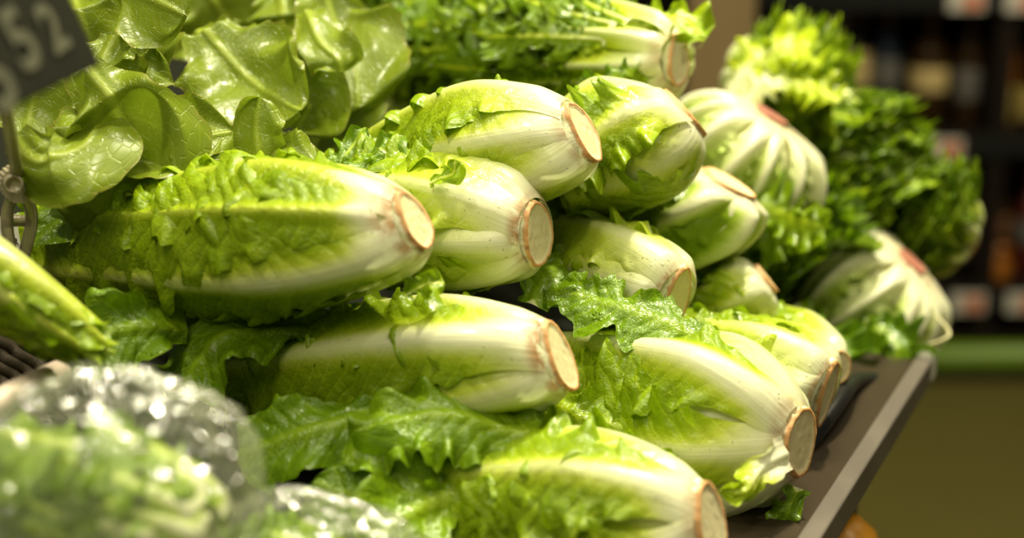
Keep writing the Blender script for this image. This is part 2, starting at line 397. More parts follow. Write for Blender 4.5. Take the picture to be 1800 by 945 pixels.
HEADS = []
def new_head(name, base, tip, R, r0, label, cat='lettuce', group=None, mat=None, prof=prof_romaine, sag=0., bow=0., ext=1., end=.7, tilt=0., peak=.45):
    B, T = P(*base), P(*tip)
    M, L, sg = frame(B, B+(T-B)*ext)
    o = empty(name, M=M); tag(o, label, cat, group)
    HEADS.append((B, B+(T-B)*ext, r0, R, end))
    return dict(o=o, L=L, sg=sg, R=R, r0=r0, prof=prof, mat=mat or M_rom, sag=sag, bow=bow*sg, M=M, end=end, tilt=math.tan(tilt), peak=peak)
D = math.radians
def romaine(base, tip, R, label, seed, r0=.021, leaves=None, n_in=6, n_out=6, mat=None, sag=0., bow=0., tilt=0., tdir=0., squash=1.,
            hi=True, stem=None, ext=1., pale=.35, rib=.0045, frill=.004, group='romaine heads heaped on the display', young=0., name='romaine_lettuce', hs=.80, wm=.05, end=.62, peak=.40):
    H = new_head(name, base, tip, R, r0, label, 'lettuce', group, mat, prof_romaine, sag, bow, ext, end, tilt, peak)
    rng = np.random.RandomState(seed)
    nt, nv = (96, 37) if hi else (56, 23)
    heart(H, hs)
    k = 0
    for i in range(n_in):
        th = i*2*math.pi/n_in+rng.rand()*.5
        head_leaf(H, th, wm=wm*1.05, wb=.017, rib=rib*.8, rw=.012, off=-.006-.003*rng.rand(), frill=frill*.5, pale=pale*(.9+.3*rng.rand()),
                  seed=seed*100+k, nt=nt//2+10, nv=nv//2+5, t1=.93+.12*rng.rand(), young=young, curl=.004); k += 1
    if leaves is None:
        leaves = [dict(th=i*2*math.pi/n_out+rng.rand()*.6+.3) for i in range(n_out)]
    for lf in leaves:
        a = dict(wm=wm, wb=.019, rib=rib, rw=.011, off=rng.rand()*.003-.002, frill=frill, pale=pale*(.8+.5*rng.rand()), nt=nt, nv=nv,
                 t1=.9+.15*rng.rand(), young=young, seed=seed*100+k, twist=rng.rand()*.3-.15, edgelift=.002, brown=.6); k += 1
        a.update(lf); head_leaf(H, a.pop('th'), **a)
    cut_stem(H, stem or r0*1.02, 0, 0, False, squash, seed)
    return H

def free_leaf(pts, wid, nrm, parent=None, mat=None, cup=0., fold=0., frill=.006, fl=.035, crum=.004, cs=.05, tooth=.10, rib=.003, rw=.006,
              pale=.2, young=0., seed=0, nt=80, nv=41, name='leaf', wb=.012, tm=.55, blis=.0008, twist=0., ribfade=.5, brown=0., wave=0., rp=1.):
    """leaf laid along world points; nrm = direction its outer face looks"""
    S = catmull(pts, nt); T = np.gradient(S, axis=0); ds = np.linalg.norm(T, axis=1); T /= ds[:, None]
    ln = np.concatenate([[0], np.cumsum(np.linalg.norm(np.diff(S, axis=0), axis=1))])[:, None]; LL = ln[-1, 0]
    nrm = np.asarray(nrm, float)
    if nrm.ndim == 1: nrm = np.repeat(nrm[None], 2, 0)
    ks = np.linspace(0, 1, len(nrm)); qq = np.linspace(0, 1, nt)
    Nn = np.stack([np.interp(qq, ks, nrm[:, k]) for k in range(3)], 1)
    Bn = np.cross(T, Nn); Bn /= np.linalg.norm(Bn, axis=1)[:, None]; Nn = np.cross(Bn, T)
    if twist:
        c, s_ = np.cos(twist*qq)[:, None], np.sin(twist*qq)[:, None]
        Bn, Nn = Bn*c+Nn*s_, Nn*c-Bn*s_
    q = qq[:, None]; v = np.linspace(-1, 1, nv)[None, :]; av = np.abs(v)
    W = wb+(wid-wb)*sstep(.0, .5, q)
    W = W*np.where(q > tm, np.sqrt(np.clip(1-((q-tm)/(1-tm))**2.4, .0006, 1)), 1)
    ed = 1+tooth*sstep(.05, .2, q)*(noise(ln/.005, np.sign(v)*3+0*q, seed, seed)+1.2*noise(ln/.02, np.sign(v)*5, seed, seed+3))*av**2
    x = v*W*ed
    rwq = rw*(1-.55*q); ribm = np.exp(-(np.abs(x)/rwq)**2.4)
    rng = np.random.RandomState(seed); p1, p2 = rng.rand(2)*6.28
    fw = sstep(.35, 1, av)*sstep(0, .2, q)
    ph = ln/fl*6.283+np.sign(v)*p1+2.5*noise(ln/.04, v*.6, seed, seed+9)
    fd = frill*fw*(np.sin(ph)+.3*np.sin(ph*1.7+p2))
    cr = crum*(fbm(ln/cs, x/cs, .7, seed+2, 2)*1.4+.9*(1-2.4*np.abs(noise(ln/cs*.7+4, x/cs*.7, 2.2, seed+12))))+crum*wave*np.sin(x/.012+ln/.03+p1)
    bl = blis*(1-ribm)*fbm(ln/.010, x/.010, 1.5, seed+4, 2)
    k = cup if abs(cup) > 1e-3 else 1e-3
    bx = np.sin(k*x)/k; bn = -(1-np.cos(k*x))/k-np.abs(x)*math.tan(fold)
    cr2 = crum*.8*noise(ln/cs+9, x/cs, 4, seed+6)*av
    V = S[:, None]+Bn[:, None]*(bx+cr2)[..., None]+Nn[:, None]*(bn+rib*ribm*(1-ribfade*q)+fd+cr+bl)[..., None]
    pn = .10*fbm(ln/.03, x/.02, 2.2, seed+4, 2)
    pl = 1-sstep(pale*.35, pale*1.5+.01, q+.25*av+pn); pl = np.maximum(pl, rp*ribm*(1-.45*q)*.9)
    A = dict(pale=np.clip(pl, 0, 1), young=np.full(x.shape, young), brown=brown*sstep(.93, 1, av+0*q))
    V = V.reshape(-1, 3)
    if parent is not None:
        Mi = np.array(parent['M'].inverted()) if isinstance(parent, dict) else None
        if Mi is not None: V = V@Mi[:3, :3].T+Mi[:3, 3]
        po = parent['o'] if isinstance(parent, dict) else parent
    else: po = None
    return mesh(name, V, grid_faces(nt, nv), mat or M_rom, po, attrs=A, uv=(x, ln+0*x+seed*.31))
def PL(*a): return [P(*p) for p in a]
TOC = np.array([0, -1, .27]); UPW = np.array([0, 0, 1.0])

# ------------------------------------------------------------------ room
floor = mesh('floor', [(-4, -2, 0), (6, -2, 0), (6, 6, 0), (-4, 6, 0)], [(0, 1, 2, 3)], M_floor, smooth=False); tag(floor, kind='structure')
wb_ = mesh('wall_back', [(-4, 4.1, 0), (6, 4.1, 0), (6, 4.1, 3.4), (-4, 4.1, 3.4)], [(3, 2, 1, 0)], M_wall, smooth=False); tag(wb_, kind='structure')
# ------------------------------------------------------------------ stall: the stand the lettuces lie on
p1 = P(1440, 945, .95); p2 = P(1634, 628, 1.30); p2[2] = p1[2]
LD = (p2-p1); T_END = np.linalg.norm(LD[:2]); LD /= T_END; ND = np.array([-LD[1], LD[0], 0]); RZ = math.atan2(LD[1], LD[0])
ZL = p1[2]
def S(t, s, z): q = p1+LD*t+ND*s; return np.array([q[0], q[1], z])
def prism(name, poly, t0, t1, mat, parent, bev=.0015):
    """poly: (s, z) section swept along the stall from t0 to t1"""
    n = len(poly); V = [S(t, s, z) for t in (t0, t1) for s, z in poly]
    F = [tuple(range(n-1, -1, -1)), tuple(range(n, 2*n))]+[(i, (i+1) % n, (i+1) % n+n, i+n) for i in range(n)]
    o = mesh(name, V, F, mat, parent, smooth=False)
    m = o.modifiers.new('b', 'BEVEL'); m.width = bev; m.segments = 2; return o
stall = empty('market_stall', S(.1, .3, 0)); stall.matrix_world = Matrix.Translation(Vector(S(.1, .3, 0)))
bpy.context.view_layer.update()
def to_parent(o, par):
    o.parent = par; o.matrix_parent_inverse = par.matrix_world.inverted(); return o
tag(stall, 'dark brown metal vegetable stall with sloping front rail along the aisle', 'stall')
TB = -1.2
for nm, poly, a, b, m in [
    ('price_rail', [(.006, ZL+.004), (.057, ZL+.011), (.059, ZL+.007), (.010, ZL-.001)], TB, T_END-.01, M_metal),
    ('front_lip', [(-.004, ZL-.018), (-.004, ZL+.006), (.010, ZL+.008), (.010, ZL-.018)], TB, T_END, M_lip),
    ('side_panel', [(.05, .02), (.05, ZL-.016), (.07, ZL-.016), (.07, .02)], TB, T_END-.03, M_dark),
    ('back_panel', [(.95, .02), (.95, ZL+.35), (.97, ZL+.35), (.97, .02)], TB, T_END-.03, M_dark),
    ('end_panel', [(.07, .02), (.07, ZL-.02), (.95, ZL-.02), (.95, .02)], T_END-.05, T_END-.03, M_dark),
    ('deck', [(.010, ZL-.020), (.010, ZL-.004), (.95, ZL-.004), (.95, ZL-.020)], TB, T_END-.01, M_dark)]:
    to_parent(prism(nm, poly, a, b, m, None), stall)
c = box('end_cap', S(T_END, .002, ZL-.002), (.014, .026, .030), simple('white_cap', (.6, .58, .5), .4), None, rz=RZ+math.pi/2, bev=.005); to_parent(c, stall)
# black tray whose rim shows at the right end
tr = empty('black_tray'); tag(tr, 'black plastic tray with rounded rim under the rightmost endive', 'tray')
rim = catmull(PL((1405, 800, 1.07), (1452, 735, 1.10), (1482, 692, 1.14), (1500, 672, 1.2), (1535, 668, 1.25), (1572, 664, 1.3), (1540, 640, 1.42)), 60)
tube('rim', rim, .0075, M_black, tr, 10)
lowr = rim.copy(); lowr[:, 2] -= .03; lowr -= 0*ND
Vt = np.stack([rim, lowr+ND*.02], 1).reshape(-1, 3); mesh('tray_wall', Vt, grid_faces(60, 2), M_black, tr)
wl = tube('wire_loop', catmull(PL((1560, 628, 1.33), (1615, 612, 1.32), (1660, 596, 1.31), (1668, 582, 1.32), (1645, 555, 1.34)), 24), .0016, simple('pale_wire', (.45, .42, .22), .5)); tag(wl, 'thin pale wire loop at the far corner of the stall', 'wire')
# orange on the lower shelf in front
og = lathe('orange_fruit', [(.002, -.036), (.018, -.032), (.032, -.016), (.037, 0), (.033, .017), (.019, .031), (.006, .034), (.002, .0335)], M_orange)
og.location = P(1480, 962, 1.22); og.scale = (.85,)*3; tag(og, 'round orange fruit on the low ledge below the stall rail', 'fruit')
dk = tube('stem_button', [(0, 0, .032), (0, 0, .0365)], .003, M_wicker, og, 8)
lz = P(1480, 962, 1.22)
ld = box('low_ledge', (lz[0]-.01, lz[1], lz[2]-.0375), (.07, .09, .012), M_dark, None, rz=RZ-math.pi/2); tag(ld, 'dark narrow ledge below the stall rail carrying the orange', 'ledge')

# ------------------------------------------------------------------ wine shelving across the aisle
YS = 3.45
def WX(px, Y=YS, py=300): # world x of a pixel column on the shelving front
    d = Y/(cp+(-(py-472.5)/FPX)*sp); return (px-900)/FPX*d
def WZ(py, Y=YS):
    k = -(py-472.5)/FPX; d = Y/(cp+k*sp); return 1.2+d*(-sp+k*cp)
shelf = empty('wine_shelving', (1.2, YS+.2, 0)); tag(shelf, 'dark wooden wine shelving across the aisle with bottles and price tags', 'shelving')
def sb(nm, c, s, m=M_shelf): o = box(nm, (c[0]-1.2, c[1]-YS-.2, c[2]), s, m, shelf, bev=.004); return o
BZ = [WZ(500), WZ(232), WZ(-25)]
X0, X1 = .55, 2.3
for z in BZ+[BZ[2]+.42]: sb('shelf_board', ((X0+X1)/2, YS+.2, z-.012), (X1-X0, .40, .024))
for z in BZ: sb('price_strip', ((X0+X1)/2, YS-.012, z-.030), (X1-X0, .012, .06), M_black)
for px in (1455, 1748, 2040): sb('upright', (WX(px), YS+.19, .85), (.045, .40, 1.65))
sb('plinth', ((X0+X1)/2, YS+.05, WZ(590)/2+.01), (X1-X0, .1, WZ(590)), M_dark)
sb('back_board', ((X0+X1)/2, YS+.4, .85), (X1-X0, .012, 1.65), M_dark)
gb = tube('green_bumper_rail', [(X0, YS-.06, WZ(628, YS-.06)), (X1, YS-.06, WZ(628, YS-.06))], .038, M_bumper, None, 20)
tag(gb, 'bright green round rail along the foot of the wine shelving', 'rail')
mf = empty('floor_mat', (1.9, 3.1, 0.0)); 
bpy.data.objects.remove(mf)
kb = box('kick_board', ((X0+X1)/2, YS-.05, .022), (X1-X0, .03, .04), simple('grey_kick', (.12, .10, .07), .6)); tag(kb, 'grey kick board on the floor below the green rail', 'board')
col = box('tan_pillar', (WX(1268, 2.7, 40), 2.75, 1.3), (.125, .12, 2.6), M_column); tag(col, 'tan wooden pillar behind the curly endives', 'pillar')
M_glass = {k: simple('bottle_glass_'+k, c, .12, var=.1) for k, c in dict(dark=(.008, .007, .005), brown=(.03, .015, .005), amber=(.30, .10, .008), blue=(.012, .018, .028), red=(.08, .012, .008)).items()}
M_lab = {k: simple('bottle_label_'+k, c, .6, var=.12) for k, c in dict(cream=(.50, .37, .15), gold=(.36, .27, .07), white=(.45, .38, .28), grey=(.10, .09, .08), rust=(.14, .06, .02)).items()}
def bottle(x, z, gl, lb, label, h=.30, r=.037, lz=.11, lh=.075):
    o = empty('wine_bottle', (x, YS+.09, z)); tag(o, label, 'bottle', 'bottles on the wine shelving')
    lathe('glass_body', [(r*.9, 0), (r, .006), (r, h*.60), (r*.9, h*.66), (r*.42, h*.74), (.014, h*.80), (.0135, h*.97), (.016, h*.972), (.016, h)], M_glass[gl], o, 24)
    lathe('paper_label', [(r+.0006, lz-lh/2), (r+.0009, lz-lh/2+.001), (r+.0009, lz+lh/2-.001), (r+.0006, lz+lh/2)], M_lab[lb], o, 24)
    lathe('capsule', [(.0150, h*.86), (.0153, h*.87), (.0170, h*.97), (.0170, h*1.003), (.008, h*1.006)], M_glass[{'amber': 'amber'}.get(gl, 'red')], o, 16)
YB = YS+.09-.037
def zc(py): return WZ(py, YB)
rowA, rowB, rowC = BZ
specs = [  # px, row, glass, label, label centre py, label height, r, text
 (1507, 1, 'dark', 'cream', 122, .085, .037, 'dark bottle with cream label just past the curly endive leaves'),
 (1562, 1, 'blue', 'grey', 130, .07, .036, 'blue-black bottle with grey label left of the broad cream label'),
 (1638, 1, 'brown', 'cream', 141, .058, .047, 'wide brown bottle with short broad cream label, middle shelf'),
 (1708, 1, 'brown', 'grey', 150, .08, .034, 'brown bottle with dull grey label against the shelf upright'),
 (1768, 1, 'amber', 'gold', 220, .085, .038, 'amber bottle with gold label right of the shelf upright'),
 (1830, 1, 'dark', 'gold', 215, .08, .037, 'dark bottle with gold label cut by the right frame edge'),
 (1690, 0, 'dark', 'grey', 440, .05, .036, 'dark bottle with small grey label on the lowest shelf'),
 (1756, 0, 'brown', 'rust', 400, .06, .036, 'brown bottle with rust label on the lowest shelf'),
 (1815, 0, 'red', 'grey', 410, .06, .036, 'dark red bottle on the lowest shelf at the right frame edge'),
 (1520, 2, 'dark', 'grey', -90, .06, .036, 'dark bottle standing on the top shelf, leftmost bay'),
]
for px, r_, g, lb, lpy, lh, rr, tx in specs[:-1]:
    bottle(WX(px, YB, 150 if r_ == 1 else 430), BZ[r_], g, lb, tx, lz=max(.06, min(.2, zc(lpy)-BZ[r_])), lh=lh, r=rr, h=.30 if r_ else .29)
ja = lathe('amber_jar', [(.03, 0), (.034, .004), (.034, .055), (.026, .066), (.026, .08), (.028, .08), (.028, .094), (.004, .096)], M_glass['amber']); ja.location = (WX(1752, YS+.03, 480), YS+.03, BZ[0])
tag(ja, 'small amber jar on the lowest shelf above the price tags', 'jar')
M_tag = simple('tag_white', (.52, .48, .42), .5, var=.03); M_tagr = simple('tag_red', (.55, .16, .08), .5, var=.05)
for px, py, tx in [(1660, 262, 'white and red price tag under the middle shelf'), (1702, 532, 'white and red price tag under the lowest shelf, left one'),
                   (1800, 532, 'white and red price tag under the lowest shelf, at the right frame edge'), (1700, 0, 'white and red price tag at the top frame edge, left one'), (1800, 2, 'white and red price tag in the top right corner')]:
    x = WX(px, YS-.025, py); z = WZ(py, YS-.025)
    o = box('price_tag', (x, YS-.024, z), (.088, .004, .052), M_tag, None, bev=.001); tag(o, tx, 'tag', 'price tags on the wine shelving')
    box('red_field', (.014, -.003, -.002), (.042, .002, .034), M_tagr, o, bev=.0003)

# ------------------------------------------------------------------ price board and its clear holder
def text_mesh(o):
    bpy.context.view_layer.update()
    me = bpy.data.meshes.new_from_object(o, depsgraph=bpy.context.evaluated_depsgraph_get())
    n = bpy.data.objects.new(o.name, me); COL.objects.link(n); n.parent = o.parent; n.location = o.location; n.rotation_euler = o.rotation_euler
    nm = o.name; bpy.data.objects.remove(o); n.name = nm
bo = empty('price_board'); tag(bo, 'black slate price board with chalk figures in the top left corner', 'board')
c0 = P(180, 112, .74); c1 = P(-80, 240, .62)
ax = c1-c0; ax /= np.linalg.norm(ax); up = P(172, -60, .76)-c0; up -= ax*np.dot(up, ax); up /= np.linalg.norm(up); nn = np.cross(up, -ax)
Mb = Matrix([[-ax[k], up[k], np.cross(-ax, up)[k], c0[k]] for k in range(3)]+[[0, 0, 0, 1]])
bo.matrix_world = Mb
box('slate', (-.09, .06, -.003), (.18, .12, .005), M_slate, bo, bev=.001)
for ch, x, y, sz in (('5', -.098, .000, .046), ('5', -.066, .012, .042), ('2', -.036, .014, .034)):
    cu = bpy.data.curves.new('chalk_figure', 'FONT'); cu.body = ch; cu.size = sz; cu.extrude = .0003; cu.offset = .0010; cu.materials.append(M_chalk)
    o = bpy.data.objects.new('chalk_figure', cu); COL.objects.link(o); o.parent = bo; o.location = (x, y, .0005); o.rotation_euler = (0, 0, .12); text_mesh(o)
ho = empty('sign_holder', P(35, 430, .97)); tag(ho, 'clear plastic rod and toothed clamp holding the price board', 'holder')
bpy.context.view_layer.update()
def hp(o): to_parent(o, ho); return o
hp(tube('rod', PL((-20, 60, .75), (12, 200, .84), (30, 305, .93)), .0042, M_plast))
ck = P(31, 322, .94)
g = []
for k in range(48): a = k*2*math.pi/48; g.append((.0115*(1+.07*(k % 2)), a))
Vk = []; nK = 48
for zz in (-.008, .008):
    for r_, a in g: Vk.append((r_*math.cos(a), zz, r_*math.sin(a)))
kn = mesh('toothed_knob', Vk, grid_faces(2, nK, True).tolist()+[list(range(nK)), list(range(2*nK-1, nK-1, -1))], M_plast, smooth=False); kn.location = ck; kn.rotation_euler = (0, 0, .5); bpy.context.view_layer.update(); hp(kn)
hb = lathe('knob_hub', [(.001, -.004), (.006, -.004), (.006, .004), (.0045, .004), (.004, .001), (.001, .001)], M_plast); hb.location = P(22, 322, .925); hb.rotation_euler = (math.pi/2, 0, .5); bpy.context.view_layer.update(); hp(hb)
for pts in (((24, 335, .94), (12, 385, .95), (20, 450, .96)), ((44, 335, .95), (56, 385, .96), (42, 450, .97))):
    hp(tube('clamp_jaw', catmull(PL(*pts), 12), .0042, M_plast))
hp(tube('crossbar', PL((14, 388, .955), (52, 388, .965)), .004, M_plast))
def paper(name, px, py, d, w_, h_, rot, lines, label, sz):
    o = empty(name); R_ = Matrix.Rotation(-PITCH+math.pi/2, 4, 'X'); o.matrix_world = Matrix.Translation(Vector(P(px, py, d)))@R_@Matrix.Rotation(rot, 4, 'Z')
    tag(o, label, 'label'); nt2 = 12
    xx, yy = np.meshgrid(np.linspace(-w_/2, w_/2, nt2), np.linspace(-h_/2, h_/2, nt2)); zz = .0015*np.sin(xx/w_*3)
    mesh('sheet', np.stack([xx, yy, zz], -1).reshape(-1, 3), grid_faces(nt2, nt2), M_paper, o)
    for k, (tx, x, y) in enumerate(lines):
        cu = bpy.data.curves.new('print', 'FONT'); cu.body = tx; cu.size = sz; cu.extrude = .0001; cu.materials.append(M_ink)
        t_ = bpy.data.objects.new('print', cu); COL.objects.link(t_); t_.parent = o; t_.location = (x, y, .0022); text_mesh(t_)
paper('paper_label', -4, 440, .99, .034, .046, .16, [('AGR', .001, .0015), ('perat', -.002, -.0045), ('e ARC', -.003, -.0105)], 'white printed paper label at the left frame edge behind the clamp', .0075)
paper('crate_label', 68, 405, 1.03, .036, .022, .30, [('NO', -.006, -.002)], 'shaded paper label with black print behind the clamp', .0075)

# ------------------------------------------------------------------ wicker basket edge, strip, lower left
wk = empty('wicker_basket', P(30, 640, .98)); tag(wk, 'dark wicker basket side showing at the lower left frame edge', 'basket'); bpy.context.view_layer.update()
for k in range(7):
    pts = [(-60, 560+k*24, .93), (0, 600+k*23, .95), (60, 640+k*21, .975), (140, 705+k*20, 1.0), (230, 770+k*18, 1.02)]
    b_ = catmull(PL(*pts), 40); b_ += np.outer(np.sin(np.arange(40)*.9+k*3.14), TOC)*.0022
    to_parent(tube('wicker_strand', b_, .0040, M_wicker, None, 8), wk)
for k in range(6):
    x = -30+k*52
    to_parent(tube('wicker_stake', PL((x, 520+k*36, .955+k*.012), (x-8, 800+k*30, .965+k*.012)), .0038, M_wicker, None, 8), wk)
st = tube('pale_strip', PL((-60, 745, .80), (20, 695, .84), (105, 655, .90)), .0085, M_pine, None, 12); tag(st, 'pale pinkish strip edge at the lower left above the bag', 'strip')
# ------------------------------------------------------------------ romaine heads
def loose(H, pts, wid, nrm, **k):
    k.setdefault('rp', .3); k.setdefault('fl', .048); return free_leaf(PL(*pts), wid, nrm, H, **k)
A = romaine((726, 388, .905), (110, 470, 1.06), .053, 'large green romaine, cut oval stem at the middle left, front of heap', 1, r0=.0185, sag=-.012, mat=M_rom, pale=.24, wm=.062, young=.15, squash=1.3, hs=.86, tilt=.3,
    leaves=[dict(th=D(122), wm=.064, rib=.006, rw=.013, pale=.18, twist=-.5, t1=.98, off=.002, brown=1), dict(th=D(20), pale=.16, wm=.052, twist=-.12, off=.001, frill=.006, brown=1, rp=.5),
            dict(th=D(66), pale=.14, rp=.45, rw=.006, t0=.02, t1=1.05, wm=.058, off=.003, frill=.005, twist=-.3, blis=.0012), dict(th=D(-40), t1=1.1, wm=.05, frill=.007), dict(th=D(200)), dict(th=D(270))])
loose(A, [(560, 318, .95), (420, 300, .98), (280, 320, 1.0), (150, 370, 1.0), (60, 440, .99)], .026, (.1, -.5, 1), mat=M_green, frill=.006, crum=.004, pale=.02, rib=.002, seed=3, tooth=.10, name='leaf')
loose(A, [(330, 580, .96), (240, 570, .93), (170, 590, .92), (140, 620, .93)], .030, (.1, -.9, .6), mat=M_green, frill=.008, crum=.006, pale=.02, seed=5)
Bh = romaine((942, 410, .985), (560, 360, 1.09), .050, 'romaine with thick white arching rib, behind the large green one', 2, r0=.0215, squash=1.25, pale=.55, wm=.048, stem=.0225, tilt=.08,
    leaves=[dict(th=D(-8), rib=.007, rw=.015, pale=.62, off=.002, t1=.95), dict(th=D(52), pale=.6, wm=.035, off=.003, frill=.007, brown=1), dict(th=D(95), pale=.62, rib=.006, wm=.045, brown=1), dict(th=D(140), pale=.5), dict(th=D(-70)), dict(th=D(200))])
Ch = romaine(end=.36, base=(1023, 232, 1.0), tip=(600, 328, 1.12), R=.046, label='romaine with broad tan cut stem, topmost of the middle row', seed=3, r0=.0215, squash=1.5, pale=.42, wm=.055, stem=.0225, tilt=.25,
    leaves=[dict(th=D(12), rib=.007, rw=.013, pale=.45, off=.002, t1=1.02, twist=.12, frill=.006), dict(th=D(75), pale=.4, rib=.003, wm=.06, off=.001), dict(th=D(128), rib=.007, rw=.014, pale=.5), dict(th=D(-45), pale=.4, frill=.008), dict(th=D(200)), dict(th=D(260))])
Dh = romaine((1200, 200, 1.10), (950, 320, 1.10), .054, 'pale romaine with frilly leaf edge, behind the topmost tan-cut one', 4, r0=.022, pale=.48, wm=.062, mat=M_rom, hi=True, tilt=.3, rib=.003,
    leaves=[dict(th=D(10), pale=.6, rib=.004, rw=.02, frill=.003), dict(th=D(55), wm=.034, pale=.42, frill=.010, off=.006, edgelift=.004), dict(th=D(105), wm=.07, pale=.42, rib=.002, rw=.02), dict(th=D(160)), dict(th=D(-50)), dict(th=D(230))])
Jh = romaine((982, 627, .925), (400, 668, 1.04), .046, 'romaine with ragged brown-rimmed stem, below the large green one', 5, r0=.0225, squash=1.45, pale=.52, wm=.052, stem=.0235, tilt=.22,
    leaves=[dict(th=D(52), rib=.007, rw=.015, rp=1.2, pale=.4, off=.004, t1=.98, ribfade=.3, brown=1), dict(th=D(5), pale=.36, frill=.005, brown=1), dict(th=D(112), rib=.006, rw=.014, pale=.42, wm=.055, frill=.008, brown=1), dict(th=D(-50)), dict(th=D(165), pale=.4), dict(th=D(250))])
loose(Jh, [(620, 590, .96), (520, 585, .97), (400, 600, .96), (330, 660, .95), (290, 690, .94)], .030, (.0, -.4, 1), mat=M_green, frill=.007, crum=.006, pale=.02, seed=14, tooth=.10)
loose(Jh, [(700, 730, .93), (560, 760, .92), (450, 790, .92), (420, 800, .92)], .030, (.0, -.7, .8), mat=M_green, frill=.007, crum=.005, pale=.02, seed=15, tooth=.1)
Kh = romaine((1403, 775, .96), (960, 690, 1.09), .064, 'romaine with round cut stem overhanging the stall rail', 6, r0=.0215, squash=1.12, pale=.42, wm=.060, stem=.0235, peak=.30, end=.66,
    leaves=[dict(th=D(38), rib=.009, rw=.015, rp=1.35, pale=.28, off=.003, t1=1.05, ribfade=.25, twist=-.35), dict(th=D(85), pale=.34, wm=.062, rib=.003, frill=.007, off=.004, edgelift=.004, blis=.002), dict(th=D(-12), pale=.75, rib=.003, rw=.02, off=.0), dict(th=D(135), rib=.007, rw=.015, pale=.6), dict(th=D(175), pale=.7), dict(th=D(-70)), dict(th=D(250))])
loose(Kh, [(1395, 795, .935), (1340, 825, .915), (1310, 865, .905), (1265, 865, .905)], .009, (.0, -1, .3), pale=.5, young=.8, frill=.007, crum=.005, seed=21, tooth=.2, rib=.002, rw=.003)
loose(Kh, [(1400, 855, .965), (1388, 885, .965), (1375, 915, .965), (1368, 950, .965)], .010, (.3, -1, .1), mat=M_green, pale=.05, frill=.006, crum=.006, seed=22, tooth=.3, rib=.001, rw=.002)
loose(Kh, [(960, 700, 1.0), (1010, 735, .98), (1080, 745, .965), (1130, 752, .96)], .022, (.0, -.8, .7), pale=.0, mat=M_rom, frill=.005, crum=.005, seed=23, tooth=.25)
Ih = romaine((1188, 522, 1.04), (940, 420, 1.14), .037, 'slim romaine with ragged pinkish stem end, centre of the heap', 7, r0=.022, squash=1.7, pale=.6, wm=.042, stem=.024, tilt=-.1,
    leaves=[dict(th=D(20), rib=.006, rw=.016, pale=.75, brown=1), dict(th=D(80), rib=.004, rw=.016, pale=.8, brown=1), dict(th=D(130), pale=.7, brown=1), dict(th=D(-40), frill=.008), dict(th=D(200)), dict(th=D(270))])
loose(Ih, [(1235, 605, .985), (1145, 562, .995), (1055, 535, 1.01), (955, 505, 1.03)], .023, (.1, -.7, .8), mat=M_green, pale=.05, frill=.004, crum=.004, blis=.0025, seed=31, tooth=.35, rib=.002)
loose(Ih, [(935, 540, 1.02), (960, 490, 1.03), (985, 455, 1.05)], .018, (-.2, -.9, .5), mat=M_green, pale=.05, frill=.006, crum=.006, seed=32, tooth=.3)
Lh = romaine((1450, 690, 1.06), (1170, 610, 1.14), .044, 'speckled romaine with slanted cut stem, right of centre by the rail', 8, r0=.026, squash=2.2, pale=.6, wm=.045, stem=.027, tilt=-.15,
    leaves=[dict(th=D(20), rib=.005, rw=.014, pale=.7, brown=1), dict(th=D(75), rib=.005, pale=.75, brown=1), dict(th=D(125), pale=.8, rib=.005, brown=1), dict(th=D(-40)), dict(th=D(200)), dict(th=D(270))])
L2 = romaine((1468, 645, 1.14), (1270, 560, 1.3), .030, 'small romaine whose tan disc peeks from behind the speckled one', 9, r0=.013, pale=.4, wm=.035, stem=.0135, hi=False, rib=.006, n_out=5)
Gh = romaine((1278, 322, 1.17), (1095, 440, 1.20), .047, 'romaine with folded ribs under the two topmost heads', 10, r0=.021, squash=1, pale=.20, wm=.042, rib=.010, hi=False, n_out=7, tilt=.45, mat=M_round)
Hh = romaine((1345, 492, 1.18), (1235, 555, 1.19), .030, 'small romaine heart end below the folded-rib one', 11, r0=.014, squash=1.2, pale=.5, wm=.03, rib=.005, hi=False, n_out=6, tilt=.1)
Mh = romaine((1245, 915, .865), (700, 885, .97), .052, 'ruffled romaine at the bottom frame edge, nearest the viewer', 12, r0=.021, squash=1.15, pale=.34, wm=.062, stem=.0235, tilt=.12,
    leaves=[dict(th=D(35), rib=.004, pale=.34, wm=.066, frill=.008, blis=.0025, off=.002), dict(th=D(108), rib=.007, rw=.017, pale=.36, wm=.05, off=.002), dict(th=D(-20), pale=.5), dict(th=D(-80), frill=.01), dict(th=D(180)), dict(th=D(250))])
loose(Mh, [(1050, 790, .92), (930, 770, .915), (800, 745, .91), (690, 755, .905), (610, 820, .90)], .030, (.0, -.6, .9), mat=M_green, pale=.03, frill=.007, fl=.022, crum=.007, seed=41, tooth=.1, young=.3)
loose(Mh, [(760, 900, .90), (690, 860, .89), (620, 870, .89), (560, 850, .90)], .034, (.0, -.9, .5), mat=M_green, pale=.03, frill=.007, crum=.008, seed=42)
loose(Mh, [(800, 860, .89), (740, 890, .88), (690, 930, .87), (650, 980, .86)], .028, (.0, -.9, .5), mat=M_green, pale=.03, frill=.007, crum=.008, seed=43, young=.4)
Fg = romaine((-150, 402, .84), (178, 628, .87), .019, 'blurred green romaine at the left frame edge above the basket', 13, r0=.015, pale=.1, wm=.026, hi=False, mat=M_rom, rib=.005, frill=.002)

